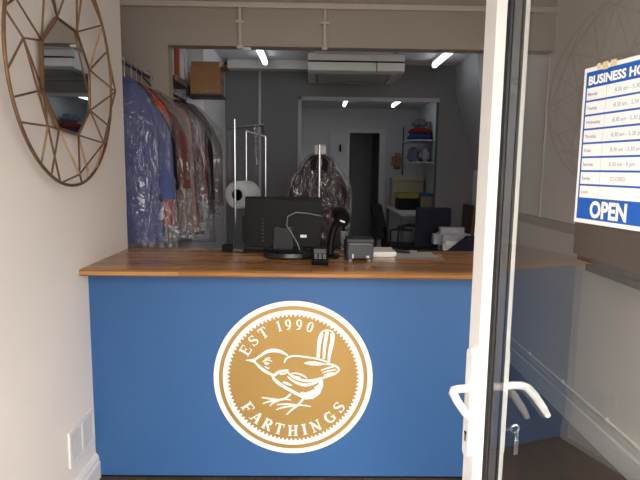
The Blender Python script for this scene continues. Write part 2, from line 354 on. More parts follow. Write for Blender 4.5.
def glyph(ch):
    """strokes of a bold serif capital of height 1, as (points, widths); x from 0 to about .8"""
    def stem(x, w=T_, y0=0, y1=1): return ([(x,y0),(x,y1)], w)
    def ser(x, y, h=.17): return ([(x-h, y),(x+h, y)], .07)
    lo, hi = .035, .965
    if ch == 'E': return [stem(.2), ser(.17,lo), ser(.17,hi), ([(.1,hi),(.72,hi)],t_), ([(.2,.52),(.54,.52)],t_), ([(.1,lo),(.76,lo)],t_),
                          ([(.70,1),(.72,.72)],[.1,.03]), ([(.74,0),(.78,.3)],[.1,.03]), ([(.54,.38),(.54,.66)],.06)]
    if ch == 'F': return [stem(.2), ser(.2,lo,.19), ser(.17,hi), ([(.1,hi),(.72,hi)],t_), ([(.2,.5),(.54,.5)],t_), ([(.69,1),(.72,.7)],[.1,.03]), ([(.54,.36),(.54,.64)],.06)]
    if ch == 'T': return [stem(.4), ser(.4,lo,.18), ([(.04,hi),(.76,hi)],t_), ([(.08,1),(.04,.7)],[.1,.03]), ([(.72,1),(.76,.7)],[.1,.03])]
    if ch == 'H': return [stem(.18), stem(.66), ser(.18,lo), ser(.18,hi), ser(.66,lo), ser(.66,hi), ([(.18,.5),(.66,.5)],t_)]
    if ch == 'I': return [stem(.4,.21), ser(.4,lo,.19), ser(.4,hi,.19)]
    if ch == 'N': return [stem(.14,.08), stem(.7,.08), ([(.12,.98),(.68,.04)],.2), ser(.14,lo,.14), ser(.09,hi,.1), ser(.7,hi,.14)]
    if ch == 'A': return [([(.12,0),(.4,1)],.08), ([(.42,.98),(.7,0)],.21), ([(.22,.33),(.58,.33)],.075), ser(.1,lo,.13), ser(.7,lo,.16)]
    if ch == 'R': return [stem(.2), ser(.2,lo), ser(.17,hi), ([(.2,hi),(.42,hi)]+arc(.42,.74,.2,.225,85,-85)+[(.2,.51)],[t_,t_]+[.1,.12,.14,.16,.18,.19,.2,.2,.19,.18,.16,.14,.12,.1]+[t_,t_]), ([(.42,.5),(.72,.03)],.2), ser(.74,lo,.1)]
    if ch == 'G': return [(arc(.44,.5,.33,.46,50,318,24),[.07,.08,.1,.12,.15,.17,.19,.2,.2,.2,.2,.2,.2,.2,.2,.19,.17,.15,.13,.11,.1,.09,.08,.08,.08]), stem(.7,.18,.05,.44), ([(.5,.44),(.86,.44)],.07), ([(.68,.98),(.7,.68)],[.1,.03])]
    if ch == 'S': return [([(.64,.78),(.56,.92),(.4,.965),(.22,.9),(.17,.75),(.26,.6),(.45,.5),(.62,.38),(.66,.22),(.54,.07),(.38,.035),(.2,.1),(.12,.25)],[.05,.07,.08,.12,.17,.19,.2,.19,.16,.11,.08,.07,.05]), ([(.64,.98),(.66,.7)],[.08,.04]), ([(.11,.02),(.1,.32)],[.08,.04])]
    if ch == '1': return [stem(.4,.19), ser(.4,lo,.18), ([(.2,.82),(.4,.97)],[.05,.1])]
    if ch == '9': return [(arc(.4,.67,.22,.3,0,360,20),[.19,.18,.15,.12,.09,.08,.09,.12,.15,.18,.19,.18,.15,.12,.09,.08,.09,.12,.15,.18,.19]), ([(.62,.67),(.6,.38),(.46,.12),(.2,.03)],[.19,.19,.14,.05])]
    if ch == '0': return [(arc(.4,.5,.24,.46,0,360,24),[.19,.19,.17,.14,.11,.09,.08,.09,.11,.14,.17,.19,.19,.19,.17,.14,.11,.09,.08,.09,.11,.14,.17,.19,.19])]
def letter(ch, ang, r, h, wscale, outward):
    a = math.radians(ang); cx, cy = r*math.cos(a), r*math.sin(a)
    up = Vector((math.cos(a), math.sin(a))) * (1 if outward else -1); rt = Vector((up.y, -up.x))
    def fn(x, y, d):
        p = Vector((cx, cy)) + rt*((x-.4)*h*wscale) + up*((y-.5)*h); return bp(p.x, p.y, d)
    bm = B()
    for pts, w in glyph(ch): ribbon(bm, pts, w, fn)
    obj('letter', bm, M['vinyl'], badge)
for ch, ang in zip('EST1990', (148.8,135.7,122.6,105,95.6,84.6,73)): letter(ch, ang, .70, .135, 1.0 if ch in 'EST' else .86, True)
for ch, ang in zip('FARTHINGS', (214.3,228.2,242,255.2,269.8,282.2,294.6,312,327.2)): letter(ch, ang, .692, .145, 1.06, False)
# the bird in white line work
bm = B()
def bf(x, y, d): return bp((x-312.6)/391.9, -(y-182.2)/374.1, d)
def br(pts, w, sub=4): ribbon(bm, pts, w, bf, sub=sub)
br([(80,95),(120,91),(150,73),(183,52),(222,46),(256,54),(286,70)], [4,9,11,16,18,14,4])
prism(bm, [(80,95),(118,88),(130,97),(118,104)], bf, .0018, .0024)
br([(95,97),(122,103),(142,122),(166,142),(192,157),(216,167)], [4,9,12,15,13,8])
br([(162,102),(176,93),(194,93),(209,101)], [4,6,6,3]); br([(172,90),(186,82),(202,84)], [3,5,2]); br([(170,104),(182,110),(195,108)], [8,11,4]); br([(172,122),(184,131),(196,132)], [3,8,3])
br([(268,106),(274,89),(293,76),(330,72),(390,79),(440,87),(480,101)], [5,9,9,8,8,9,6])
prism(bm, [(362,107),(385,98),(420,98),(452,104),(478,112),(440,117),(400,117)], bf, .0018, .0024)
for pts in ([(436,78),(438,30),(444,-15),(452,-40)], [(462,84),(464,40),(470,-10),(477,-48)], [(486,100),(490,50),(500,0),(500,-40)]): br(pts, [12,15,17,16])
br([(429,76),(431,20),(437,-22),(452,-46),(476,-54),(500,-47),(511,-28),(505,20),(493,70),(488,104)], 6, 3)
br([(474,110),(508,114),(537,134),(520,156),(482,170),(440,184)], [7,9,9,9,9,12])
for pts in ([(448,141),(480,130),(512,122)], [(455,153),(490,143),(524,136)], [(462,165),(490,157),(514,152)]): br(pts, [4,8,5])
br([(284,148),(302,168),(340,186),(380,193),(415,189),(456,178)], [6,10,12,13,12,9])
br([(300,158),(330,157),(358,166),(380,180)], [5,8,8,4]); br([(296,164),(320,172),(350,176)], [3,6,3])
br([(208,176),(222,164),(246,149),(288,141)], [12,14,14,7]); br([(246,160),(270,158),(284,150)], [10,8,5])
br([(212,178),(238,204),(280,230),(330,257),(372,279)], [12,16,15,15,12])
br([(262,200),(285,208),(306,216)], [8,12,5])
br([(284,172),(306,190),(336,206),(372,214),(410,206),(446,190)], [5,10,13,14,13,8])
prism(bm, [(345,262),(372,286),(412,281),(445,257),(460,217),(459,188),(446,190),(436,212),(414,226),(424,232),(398,240),(402,247),(382,246),(376,252),(364,246),(360,254),(350,248)], bf, .0018, .0024)
br([(300,259),(272,281),(232,289)], [10,10,8]); br([(240,288),(200,283),(158,277)], [8,8,5]); br([(240,290),(196,296),(162,307)], [7,8,4]); br([(246,290),(215,302),(196,319)], [7,8,4]); br([(250,288),(280,285),(302,289)], [6,6,3])
br([(362,282),(348,300),(330,316)], [11,9,8]); br([(335,315),(285,309),(232,312)], [8,8,4]); br([(335,315),(268,324),(228,338)], [7,8,4]); br([(335,315),(305,338),(280,362)], [8,9,4]); br([(335,313),(370,315),(402,321)], [7,7,3])
obj('bird', bm, M['vinyl'], badge)

# ------------------------------------------------------------------ left wall: mirror and vent
MY, MZ = 2.40, 2.0
mr = thing('wall_mirror', 'octagonal mirror in a round brass wire frame on the left wall', 'mirror', (XL, MY, MZ))
def mp(r, a, p): return Vector((XL+p, MY + r*math.cos(math.radians(a)), MZ + r*math.sin(math.radians(a))))
OC = (MY+.062, MZ-.028)
def op(r, a, p): return Vector((XL+p, OC[0] + r*math.cos(math.radians(a)), OC[1] + r*math.sin(math.radians(a))))
A8 = [22.5+45*k-4 for k in range(8)]
bm = B(); prism(bm, [(op(.243,a,0).y, op(.243,a,0).z) for a in A8], lambda a, b, d: (XL+d, a, b), .02, .03); obj('mirror_glass', bm, M['mirror'], mr)
bm = B()
loft(bm, [[op(r,a,p) for a in A8] for r, p in ((.252,.019),(.252,.034),(.247,.036),(.240,.032),(.240,.019),(.252,.019))], cap=False); obj('inner_frame', bm, M['brass'], mr)
bm = B(); tube(bm, [mp(.488, 360*k/96, .06) for k in range(96)], .0068, 8, closed=True); obj('outer_ring', bm, M['brass'], mr, smooth=True)
bm = B()
for k in range(8):
    a, b = A8[k], A8[(k+1) % 8]; mid = a + 22.5
    v, j = op(.25, a, .03), mp(.44 if k % 2 else .39, mid, .10)
    nv = op(.25, b, .03); jn = mp(.39 if k % 2 else .44, mid+45, .10)
    for p, q in ((v, j), (nv, j), (j, mp(.488, mid-10, .06)), (j, mp(.488, mid+14, .06)), (v, mp(.488, a+2, .06)), (j, jn) if k % 2 else (j, mp(.488, mid+34, .06))):
        tube(bm, [p, q], .0042, 6)
obj('wire_frame', bm, M['brass'], mr)
vt = thing('air_vent', 'small white louvred vent low on the left wall beside the counter', 'vent', (XL, 2.49, .22))
bm = B()
for b in ((2.35,2.63,.218,.236),(2.35,2.63,.372,.39),(2.35,2.372,.236,.372),(2.608,2.63,.236,.372),(2.481,2.499,.236,.372)): box(bm, XL, XL+.011, *b, bev=.003)
obj('frame', bm, M['skirt'], vt)
for y0, y1 in ((2.372,2.481),(2.499,2.608)):
    bm = B(); box(bm, XL, XL+.004, y0, y1, .236, .372)
    for k in range(10):
        z = .241+.0132*k; prism(bm, [(XL+.002,z),(XL+.009,z-.003),(XL+.009,z),(XL+.002,z+.006)], lambda a, b, d: (a, d, b), y0, y1)
    obj('louvre_panel', bm, mat('vent_white', (206,203,200), .5, var=.02), vt)

# ------------------------------------------------------------------ entrance door (standing open)
TH = math.radians(9.8)
DD = Vector((math.sin(TH), -math.cos(TH), 0)); NN = Vector((-math.cos(TH), -math.sin(TH), 0)); DO = Vector((.462, 1.4745, 0))
def dp(u, w, z): return DO + DD*u + NN*w + Vector((0,0,z))
DW, DH = .86, 2.2
def dbox(bm, u0, u1, w0, w1, z0, z1, bev=0):
    mt = Matrix(((DD.x, NN.x, 0, DO.x), (DD.y, NN.y, 0, DO.y), (0,0,1,0), (0,0,0,1)))
    box(bm, u0, u1, w0, w1, z0, z1, bev=bev, mtx=mt)
dr = thing('door_1', 'white framed glass entrance door standing open on the right', 'door', tuple(dp(0,0,.01))); dr['kind'] = 'structure'
def frame_prof(s): return [(0,.017),(.003,.02),(s-.031,.02),(s-.028,.0185),(s,.001),(s,-.03),(s-.010,-.05),(s-.03,-.07),(0,-.07)]
ST = .092
for flip in (0, 1):
    bm = B(); prism(bm, frame_prof(ST), (lambda a, b, d: dp(DW-a if flip else a, b, d)), .01, DH); obj('stile', bm, M['white'], dr)
for flip in (0, 1):
    bm = B(); prism(bm, frame_prof(ST), (lambda a, b, d: dp(d, b, DH-a if flip else .01+a)), ST-.03, DW-ST+.03); obj('rail', bm, M['white'], dr)
bm = B()
for w0, w1 in ((-.004, 0), (-.028, -.024)): dbox(bm, ST-.008, DW-ST+.008, w0, w1, .1, DH-.095)
obj('glass_pane', bm, M['glass'], dr)
bm = B()
for w0, w1 in ((0,.006),(-.034,-.028)):
    dbox(bm, ST-.004, ST+.012, w0, w1, .12, DH-.105); dbox(bm, DW-ST-.007, DW-ST+.004, w0, w1, .12, DH-.105)
    dbox(bm, ST, DW-ST, w0, w1, .11, .12); dbox(bm, ST, DW-ST, w0, w1, DH-.105, DH-.098)
obj('gasket', bm, M['gasket'], dr)
bm = B()
dbox(bm, ST+.003, ST+.012, -.024, -.004, .12, DH-.105); dbox(bm, DW-ST-.009, DW-ST-.003, -.024, -.004, .12, DH-.105)
obj('glazing_spacer', bm, M['spacer'], dr)
def handle(side):
    s = 1 if side > 0 else -1; f = .02 if side > 0 else -.07
    uu = .030
    prof = []
    bm = B()
    n = 8; hw = .017; z0, z1 = .80, 1.115
    pts = [(uu+hw*math.cos(PI*k/n), z1-hw+hw*math.sin(PI*k/n)) for k in range(n+1)] + [(uu-hw*math.cos(PI*k/n), z0+hw-hw*math.sin(PI*k/n)) for k in range(n+1)]
    prism(bm, pts, lambda a, b, d: dp(a, d, b), f, f + s*.011)
    pl = obj('handle_plate', bm, M['white'], dr)
    o = .062 if side > 0 else .072
    bm = B()
    path = [dp(uu, f, 1.0), dp(uu, f+s*o*.6, 1.0), dp(uu+.004, f+s*o*.88, .999), dp(uu+.016, f+s*o, .997), dp(uu+.05, f+s*(o+.002), .988), dp(uu+.095, f+s*(o-.001), .974), dp(uu+.125, f+s*(o-.006), .966)]
    tube(bm, path, [.011,.011,.0115,.0115,.011,.010,.007], 12)
    obj('lever', bm, M['white'], pl, smooth=True)
    bm = B(); z = .862
    prism(bm, [(uu+.006*math.cos(2*PI*k/12), z+.008+.006*math.sin(2*PI*k/12)) for k in range(12)], lambda a, b, d: dp(a, d, b), f+s*.011, f+s*.0125)
    prism(bm, [(uu-.003,z-.016),(uu+.003,z-.016),(uu+.003,z+.006),(uu-.003,z+.006)], lambda a, b, d: dp(a, d, b), f+s*.011, f+s*.0124)
    obj('keyhole', bm, M['gasket'] if side > 0 else M['chrome'], pl)
handle(1); handle(-1)
ky = thing('door_key', 'silver key with a small ring left in the inside lock', 'key', tuple(dp(.03,-.082,.87)))
bm = B(); dbox(bm, .027, .033, -.113, -.0826, .867, .871); tube(bm, [dp(.03, -.12-.012*math.cos(a), .869+.012*math.sin(a)) for a in [2*PI*k/16 for k in range(16)]], .0035, 6, closed=True); obj('key', bm, M['chrome'], ky)
bm = B(); tube(bm, [dp(.03+.006*math.cos(a), -.127, .85+.016*math.sin(a)) for a in [2*PI*k/20 for k in range(20)]], .0012, 6, closed=True)
dbox(bm, .028, .032, -.133, -.121, .79, .836, bev=.0015); obj('key_tag', bm, M['chrome'], ky)

# opening hours card on the glass
SU, SZ1 = .393, 1.7975   # left edge along the door, top
SW, SH = .20, .297
def sp(a, b, d): return dp(SU + a, .0006 + d, SZ1 - b)
def spt(u0, v0): return lambda x, y, d: sp(u0 + x, v0 - y, d)
sg = thing('opening_hours_sign', 'blue and white opening hours card taped to the door glass', 'sign', tuple(sp(SW/2, SH, 0)))
def rect(bm, a0, a1, b0, b1, d0, d1): prism(bm, [(a0,b0),(a1,b0),(a1,b1),(a0,b1)], sp, d0, d1)
bm = B(); rect(bm, 0, SW, 0, SH, 0, .0012); obj('card', bm, M['paper'], sg)
bm = B(); rect(bm, .007, SW-.007, .008, SH-.008, .0012, .0014); obj('blue_field', bm, M['poster_blue'], sg)
bm = B(); rows = []
for k in range(8):
    b0 = .0385 + .0266*k; rows.append(b0); rect(bm, .0115, SW-.0115, b0, b0+.0228, .0014, .0016)
obj('rows', bm, M['paper'], sg)
for b0, day, hrs in zip(rows, ('Monday','Tuesday','Wednesday','Thursday','Friday','Saturday','Sunday','Lunch'), ['8.30 am - 5.30 pm']*5 + ['8.30 am - 5 pm', 'CLOSED', '']):
    bm = B(); rect(bm, .066, .0664, b0, b0+.0228, .0016, .0017); obj('column_line', bm, M['ink'], sg)
    bm = B(); add_text(bm, day, .0085, spt(.0155, b0+.0145), .0001, d=.00175); obj('day_text', bm, M['ink'], sg)
    if hrs:
        bm = B(); add_text(bm, hrs, .0105, spt(.088 if hrs != 'CLOSED' else .094, b0+.0155), 0, d=.00175); obj('hours_text', bm, M['ink'], sg)
bm = B(); add_text(bm, 'BUSINESS HOURS', .0225, spt(.0135, .0325), .0009, sx=1.06, d=.0016); obj('title_text', bm, M['vinyl'], sg); bm = B(); add_text(bm, 'OPEN', .043, spt(.045, .2835), .0016, sx=.88, d=.0016)
obj('open_text', bm, M['vinyl'], sg)
for a0, a1, b0, b1 in ((.036,.045,-.004,.006),(.051,.066,-.004,.010),(.072,.088,-.004,.008)):
    bm = B(); rect(bm, a0, a1, b0, b1, .0018, .0021); obj('tape', bm, M['tape'], sg)

# ------------------------------------------------------------------ flap on the right wall
fl = thing('counter_flap', 'brown wooden flap folded up against the right wall, behind the door glass', 'flap', (1.65, 2.98, 1.02))
bx('panel', M['brown'], fl, 1.625, 1.655, 2.62, 3.335, 1.098, 1.66, bev=.004)
bx('batten', M['brown2'], fl, 1.635, XR, 2.62, 3.30, 1.066, 1.098, bev=.003)
bx('hinge_bracket', M['black'], fl, 1.60, XR, 2.55, 3.12, 1.028, 1.066, bev=.003)
for y in (2.7, 2.85, 3.0):
    bm = B(); lathe(bm, [(.006,-.002),(.006,.002)], (1.599, y, 1.047), 'x', 10); obj('screw', bm, M['chrome'], fl)

# ------------------------------------------------------------------ garments
def fold(a, z, seed, amp): return 1 + amp*math.sin(5*a+seed) + .6*amp*math.sin(9*a+2*seed+z*4) + .5*amp*math.sin(13*a+seed*3-z*7)
def shell(bm, cx, cy, rows, seed, amp, n=56, wr=0):
    rings = []
    for z, hw, ht, dx in rows:
        r = []
        for k in range(n):
            a = 2*PI*k/n; c, s = math.cos(a), math.sin(a)
            x = hw*math.copysign(abs(c)**.8, c); y = ht*math.copysign(abs(s)**.8, s)
            f = fold(a, z, seed, amp*min(1, (rows[0][0]-z)/.3))
            p = Vector((cx+dx+x*(1+(f-1)*.4), cy+y*f, z))
            if wr:
                v = Vector((p.x*9, p.y*9, p.z*6+seed)); p += Vector((noise.noise(v), noise.noise(v+Vector((7,3,1))), .3*noise.noise(v+Vector((1,9,4)))))*wr
            r.append(p)
        rings.append(r)
    loft(bm, rings)
def garment(label, cx, cy, zt, length, col, half=.22, thick=.05, sleeve=.56, spread=.03, kind='jacket', seed=1, cover=True, lapel=None, group='covered garments on the rail', tail=.06, mat2=None, railz=None):
    """zt: top of the shoulders at the neck"""
    railz = railz or zt+.07
    g = thing('covered_garment' if cover else 'garment', label, 'garment', (cx, cy, zt-length-(tail if cover else 0)), group)
    f = fab(col)
    N = 14
    D = .145
    rows = [(zt+.012,.05,.03,0),(zt,.072,.036,0),(zt-.3*D,.12,.042,0),(zt-.68*D,half*.84,.046,0),(zt-D,half*.97,thick,0)]
    for k in range(1, N+1):
        z = zt-D-(length-D)*k/N; rows.append((z, half*(.98+.12*k/N), thick*(1+.15*k/N), 0))
    bm = B(); shell(bm, cx, cy, rows, seed, .10); obj('body', bm, f, g, smooth=True)
    if sleeve:
        for s in (-1, 1):
            bm = B(); rings = []
            for k in range(9):
                u = k/8; z = zt-.125-sleeve*u; x = cx + s*(half*.93+.045*min(1, u*3)+spread*u); y = cy+.012*math.sin(seed+u*3)
                rx = .03+.028*min(1,u*4)-.012*u; ry = .03+.012*min(1,u*4)-.012*u
                rings.append([(x+rx*math.cos(2*PI*j/14)*(1+.06*math.sin(j*3+k)), y+ry*math.sin(2*PI*j/14), z-.03*s*math.cos(2*PI*j/14)*(1-u)) for j in range(14)])
            loft(bm, rings); obj('sleeve', bm, f, g, smooth=True)
    if lapel:
        bm = B()
        for s in (-1, 1):
            prism(bm, [(cx+s*.03, zt+.005), (cx+s*.075, zt-.05), (cx+s*.062, zt-.16), (cx+s*.008, zt-.3)], lambda a, b, d: (a, d, b), cy-thick-.008, cy-thick*.55)
        obj('lapel', bm, fab(lapel), g)
    else:
        bm = B(); tube(bm, [(cx+.062*math.cos(a), cy-.005+.038*math.sin(a), zt+.004-.012*math.sin(a)) for a in [2*PI*k/20 for k in range(20)]], .013, 8, closed=True); obj('collar', bm, f, g, smooth=True)
    bm = B()
    hook = [(cx, cy, zt-.02), (cx, cy, railz-.01)] + [(cx-.018+.018*math.cos(a), cy, railz+.012+.02*math.sin(a)) for a in [PI*k/8 for k in range(9)]] + [(cx-.036, cy, railz-.004)]
    tube(bm, hook, .0022, 6); tube(bm, [(cx-half*.8, cy, zt-.11), (cx, cy, zt-.015), (cx+half*.8, cy, zt-.11)], .003, 6)
    obj('hanger', bm, M['chrome'], g)
    if cover:
        cl = length + tail; rows = [(zt+.035,.03,.022,0),(zt+.01,.085,.045,0),(zt-.04,.15,.05,0),(zt-.1,half*1.0,.052,0),(zt-.16,half+.06,thick+.012,0)]
        for k in range(1, 22):
            z = zt-.16-(cl-.16)*k/21; rows.append((z, half+.085+.02*k/21, thick+.014, 0))
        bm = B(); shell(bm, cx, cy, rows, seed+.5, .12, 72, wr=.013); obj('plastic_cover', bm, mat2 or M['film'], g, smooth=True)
    return g
RX = -1.12
garment('pale blue shirt in clear plastic, nearest on the rail beside the left wall', RX, 3.34, 2.085, .95, (72,82,124), .17, .045, .56, .035, seed=1, tail=.04, railz=2.205)
garment('black top in plastic hanging directly behind the pale blue shirt', RX, 3.465, 2.08, .92, (30,28,32), .165, .035, .5, seed=3, railz=2.205, tail=.04)
garment('orange red dress hanging in plastic, its hem showing behind the blue shirt', RX, 3.565, 2.08, .86, (225,70,36), .20, .03, 0, seed=4, railz=2.205, cover=False)
garment('brown coat in clear plastic hanging right of the blue shirt', RX, 3.67, 2.08, .90, (98,58,50), .195, .038, .5, seed=6, railz=2.205, mat2=M['film2'])
garment('beige blouse in wrinkled plastic at the end of the front rail', RX+.02, 3.81, 2.08, .93, (140,112,102), .25, .035, 0, seed=7, railz=2.205, mat2=M['film2'])
R2 = -1.05
G2 = 'covered garments on the rear rail'
garment('dark maroon jacket in plastic, first on the rail beyond the pillar', R2, 4.17, 2.06, .95, (92,34,48), .16, .04, .6, seed=8, group=G2, railz=2.14)
garment('black suit jacket in shiny plastic beneath the cardboard box', R2+.01, 4.32, 2.07, 1.0, (30,30,34), .17, .04, .6, seed=10, spread=.015, group=G2, railz=2.14)
garment('grey jacket in plastic, last on the rear rail with its sleeve showing', R2+.035, 4.48, 2.07, .85, (104,96,94), .195, .042, .66, seed=12, spread=.01, group=G2, railz=2.14)
def rail(name, label, x, y0, y1, z, arms):
    t = thing(name, label, 'rail', (x, (y0+y1)/2, z))
    bm = B(); tube(bm, [(x, y0, z), (x, y1, z)], .011, 10); obj('bar', bm, M['dark'], t, smooth=True)
    for (p, q) in arms:
        bm = B(); tube(bm, [p, q], .006, 8); obj('bracket', bm, M['dark'], t, smooth=True)
    return t
rail('clothes_rail', 'dark metal clothes rail above the blue shirt, fixed to the pillar', -1.138, 3.24, 3.95, 2.21, [((-1.138,3.95,2.155),(-1.138,3.6,2.21)), ((-1.138,3.24,2.155),(-1.138,3.4,2.21))])
rail('clothes_rail', 'dark clothes rail under the high shelf beyond the pillar', -1.068, 4.07, 4.65, 2.14, [((-1.068,4.07,2.08),(-1.068,4.2,2.14)), ((-1.068,4.65,2.08),(-1.068,4.5,2.14))])
# high shelf, its contents
sh = thing('high_shelf', 'dark shelf high on the left beyond the pillar, carrying a cardboard box', 'shelf', (-1.4, 4.36, 2.2))
bx('board', M['brown2'], sh, -1.9, -1.005, 4.075, 4.645, 2.232, 2.255, bev=.003)
bx('front_lip', mat('shelf_edge', (120,104,94), .5), sh, -1.005, -.995, 4.075, 4.645, 2.215, 2.258, bev=.002)
bx('support', M['dark'], sh, -1.0, -.72, 4.40, 4.62, 2.148, 2.165, bev=.003)
bm = B(); box(bm, -1.0, -.985, 4.40, 4.62, 2.165, 2.232); obj('bracket', bm, M['dark'], sh)
# cardboard box with open flaps
cb = thing('cardboard_box', 'open cardboard box perched on the end of the high shelf', 'box', (-.86, 4.5, 2.165))
bm = B()
for b in ((-.965,-.735,4.40,4.408,2.166,2.375),(-.965,-.735,4.612,4.62,2.166,2.375),(-.965,-.957,4.408,4.612,2.166,2.375),(-.743,-.735,4.408,4.612,2.166,2.375),(-.957,-.743,4.408,4.612,2.166,2.174)): box(bm, *b)
obj('carton', bm, M['card'], cb)
bm = B(); box(bm, -.003, .003, -.1, .1, 0, .05, mtx=Matrix.Translation((-.736, 4.51, 2.372)) @ Matrix.Rotation(math.radians(75), 4, 'Y')); obj('flap', bm, M['card'], cb)
bm = B(); box(bm, -.96, -.74, 0, .004, 0, .05, mtx=Matrix.Translation((0, 4.405, 2.374)) @ Matrix.Rotation(math.radians(-28), 4, 'X')); obj('flap', bm, M['card'], cb)
bm = B(); box(bm, -.734, -.7338, 4.43, 4.59, 2.25, 2.30); box(bm, -.92, -.78, 4.3985, 4.3995, 2.17, 2.2); obj('packing_tape', bm, M['film2'], cb)
for i, (x, y, r, c, lab) in enumerate(((-1.045,4.13,.022,(196,190,188),'white paper roll standing beside the pillar on the high shelf'), (-1.03,4.2,.03,(134,72,50),'red brown fabric roll standing on the high shelf'),(-1.04,4.29,.03,(176,168,166),'pale grey fabric roll standing right of the brown one'),(-1.035,4.37,.028,(196,186,184),'off white roll standing left of the cardboard box'))):
    bm = B(); lathe(bm, [(r*.4,0),(r,0),(r,.39),(r*.4,.39),(r*.4,.36),(.001,.36)], (x, y, 2.256), 'z', 16)
    tag(obj('fabric_roll', bm, fab(c), None, (x, y, 2.256), smooth=True), lab, 'roll', 'rolls on the high shelf')
bg = thing('plastic_bundle', 'bundle of clear plastic standing behind the cardboard box on the shelf', 'plastic', (-1.06, 4.54, 2.257))
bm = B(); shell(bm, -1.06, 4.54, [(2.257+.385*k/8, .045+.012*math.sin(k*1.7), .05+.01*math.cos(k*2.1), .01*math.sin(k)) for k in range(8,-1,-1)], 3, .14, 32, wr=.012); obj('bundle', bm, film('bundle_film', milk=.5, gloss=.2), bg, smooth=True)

# film roll on its stand
def pole(bm, x, y, z0, z1, r=.009): tube(bm, [(x,y,z0),(x,y,z1)], r, 10)
fs = thing('film_dispenser_stand', 'chrome stand with a top bar draped in plastic film, behind the monitor', 'stand', (-.5, 4.3, 0))
bm = B(); pole(bm, -.596, 4.22, .03, 1.96, .0095); obj('upright', bm, M['chrome'], fs, smooth=True)
bm = B(); pole(bm, -.545, 4.52, .03, 1.90, .007); obj('upright', bm, M['chrome'], fs, smooth=True)
bm = B(); pole(bm, -.385, 4.5, .03, 1.86, .007); obj('upright', bm, M['chrome'], fs, smooth=True)
bm = B(); tube(bm, [(-.66,4.3,1.895),(-.38,4.3,1.925)], .008, 8); tube(bm, [(-.596,4.22,1.9),(-.54,4.52,1.89),(-.385,4.5,1.85),(-.40,4.3,1.92)], .006, 8); obj('top_bar', bm, M['chrome'], fs, smooth=True)
bm = B()
for p, q in (((-.75,4.22,.02),(-.3,4.22,.02)),((-.6,4.1,.02),(-.5,4.65,.02)),((-.545,4.52,.02),(-.385,4.5,.02))): tube(bm, [p, q], .012, 8)
obj('base', bm, M['dark'], fs, smooth=True)
bm = B()
for x0, x1, zb, ph in ((-.455,-.405,1.62,0),(-.655,-.62,1.3,2)):
    rings = []
    for k in range(14):
        z = 1.93-(1.93-zb)*k/13; s = (1+.25*math.sin(k*.9+ph))*(1-.35*k/13)
        rings.append([(((x0+x1)/2+(x1-x0)/2*s*math.cos(2*PI*j/12)), 4.29+.014*s*math.sin(2*PI*j/12)*(1+.5*math.sin(3*j)), z) for j in range(12)])
    loft(bm, rings)
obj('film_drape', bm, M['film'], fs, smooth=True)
fr = thing('film_roll', 'thick roll of clear garment film with a dark core on the stand', 'roll', (-.585, 4.3, 1.275))
ax = Matrix.Translation((-.588, 4.245, 1.385)) @ Matrix.Rotation(math.radians(-24), 4, 'Z')
def lathe_m(prof, n=40):
    bm = B(); lathe(bm, prof, (0,0,0), 'y', n); bmesh.ops.transform(bm, matrix=ax, verts=bm.verts); return bm
obj('film', lathe_m([(.042,.02),(.05,.002),(.085,-.004),(.103,.0),(.109,.012),(.11,.17),(.1,.2),(.042,.2)]), M['roll'], fr, smooth=True)
obj('core', lathe_m([(.001,.01),(.03,.01),(.042,.0),(.0435,.03),(.0435,.19)]), M['black'], fr, smooth=True)

# maroon garment on a pole stand behind the monitor
ps = thing('pole_stand', 'thin chrome pole stand behind the monitor holding a bagged garment', 'stand', (.055, 4.52, 0))
bm = B(); pole(bm, .055, 4.50, .03, 1.79, .0085); obj('pole', bm, M['chrome'], ps, smooth=True)
bm = B(); tube(bm, [(.055,4.50,1.775),(.055,4.62,1.79),(.055,4.66,1.80)], .006, 8); obj('hook_arm', bm, M['chrome'], ps, smooth=True)
bm = B(); lathe(bm, [(.2,0),(.2,.015),(.05,.03),(.02,.035)], (.055,4.50,0), 'z', 28); obj('base', bm, M['dark'], ps, smooth=True)
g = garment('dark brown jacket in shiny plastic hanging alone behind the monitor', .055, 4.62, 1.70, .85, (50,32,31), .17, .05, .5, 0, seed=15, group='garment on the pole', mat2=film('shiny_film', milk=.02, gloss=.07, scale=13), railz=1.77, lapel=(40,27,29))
del g['group']
bm = B(); box(bm, .015, .105, 4.556, 4.558, 1.72, 1.79); obj('paper_ticket', bm, M['paper'], g)

# ------------------------------------------------------------------ things on the worktop
ZT = 1.11
mo = thing('monitor', 'black computer monitor on the worktop, its back to the customer', 'monitor', (-.16, 3.04, ZT))
bm = B(); box(bm, -.378, .055, 3.055, 3.085, 1.155, 1.438, bev=.006); obj('screen_housing', bm, M['black'], mo)
bm = B(); prism(bm, [(-.374,1.159),(.051,1.159),(.051,1.425),(-.374,1.425)], lambda a, b, d: (-.16+(a+.16)*(1-d*.1), 3.056-.02*d/.12, 1.29+(b-1.29)*(1-d*.1)), 0, .12); obj('back_bulge', bm, M['black'], mo)
bx('side_bulge', M['black'], mo, -.392, -.355, 3.05, 3.075, 1.18, 1.33, bev=.004)
bm = B(); prism(bm, [(-.215,1.128),(-.105,1.128),(-.11,1.27),(-.21,1.27)], lambda a, b, d: (a, d, b), 3.0, 3.025); box(bm, -.19, -.13, 3.02, 3.05, 1.2, 1.26); obj('stand_neck', bm, mat('stand_black', (22,22,24), .45, spec=.25), mo)
bm = B(); lathe(bm, [(.001,0),(.138,0),(.145,.01),(.135,.03),(.10,.042),(.001,.044)], (0,0,0), 'z', 36); bmesh.ops.transform(bm, matrix=Matrix.Translation((-.125,2.975,ZT)) @ Matrix.Diagonal((1,.62,1,1)), verts=bm.verts); obj('stand_base', bm, mat('base_black', (20,20,22), .3), mo, smooth=True)
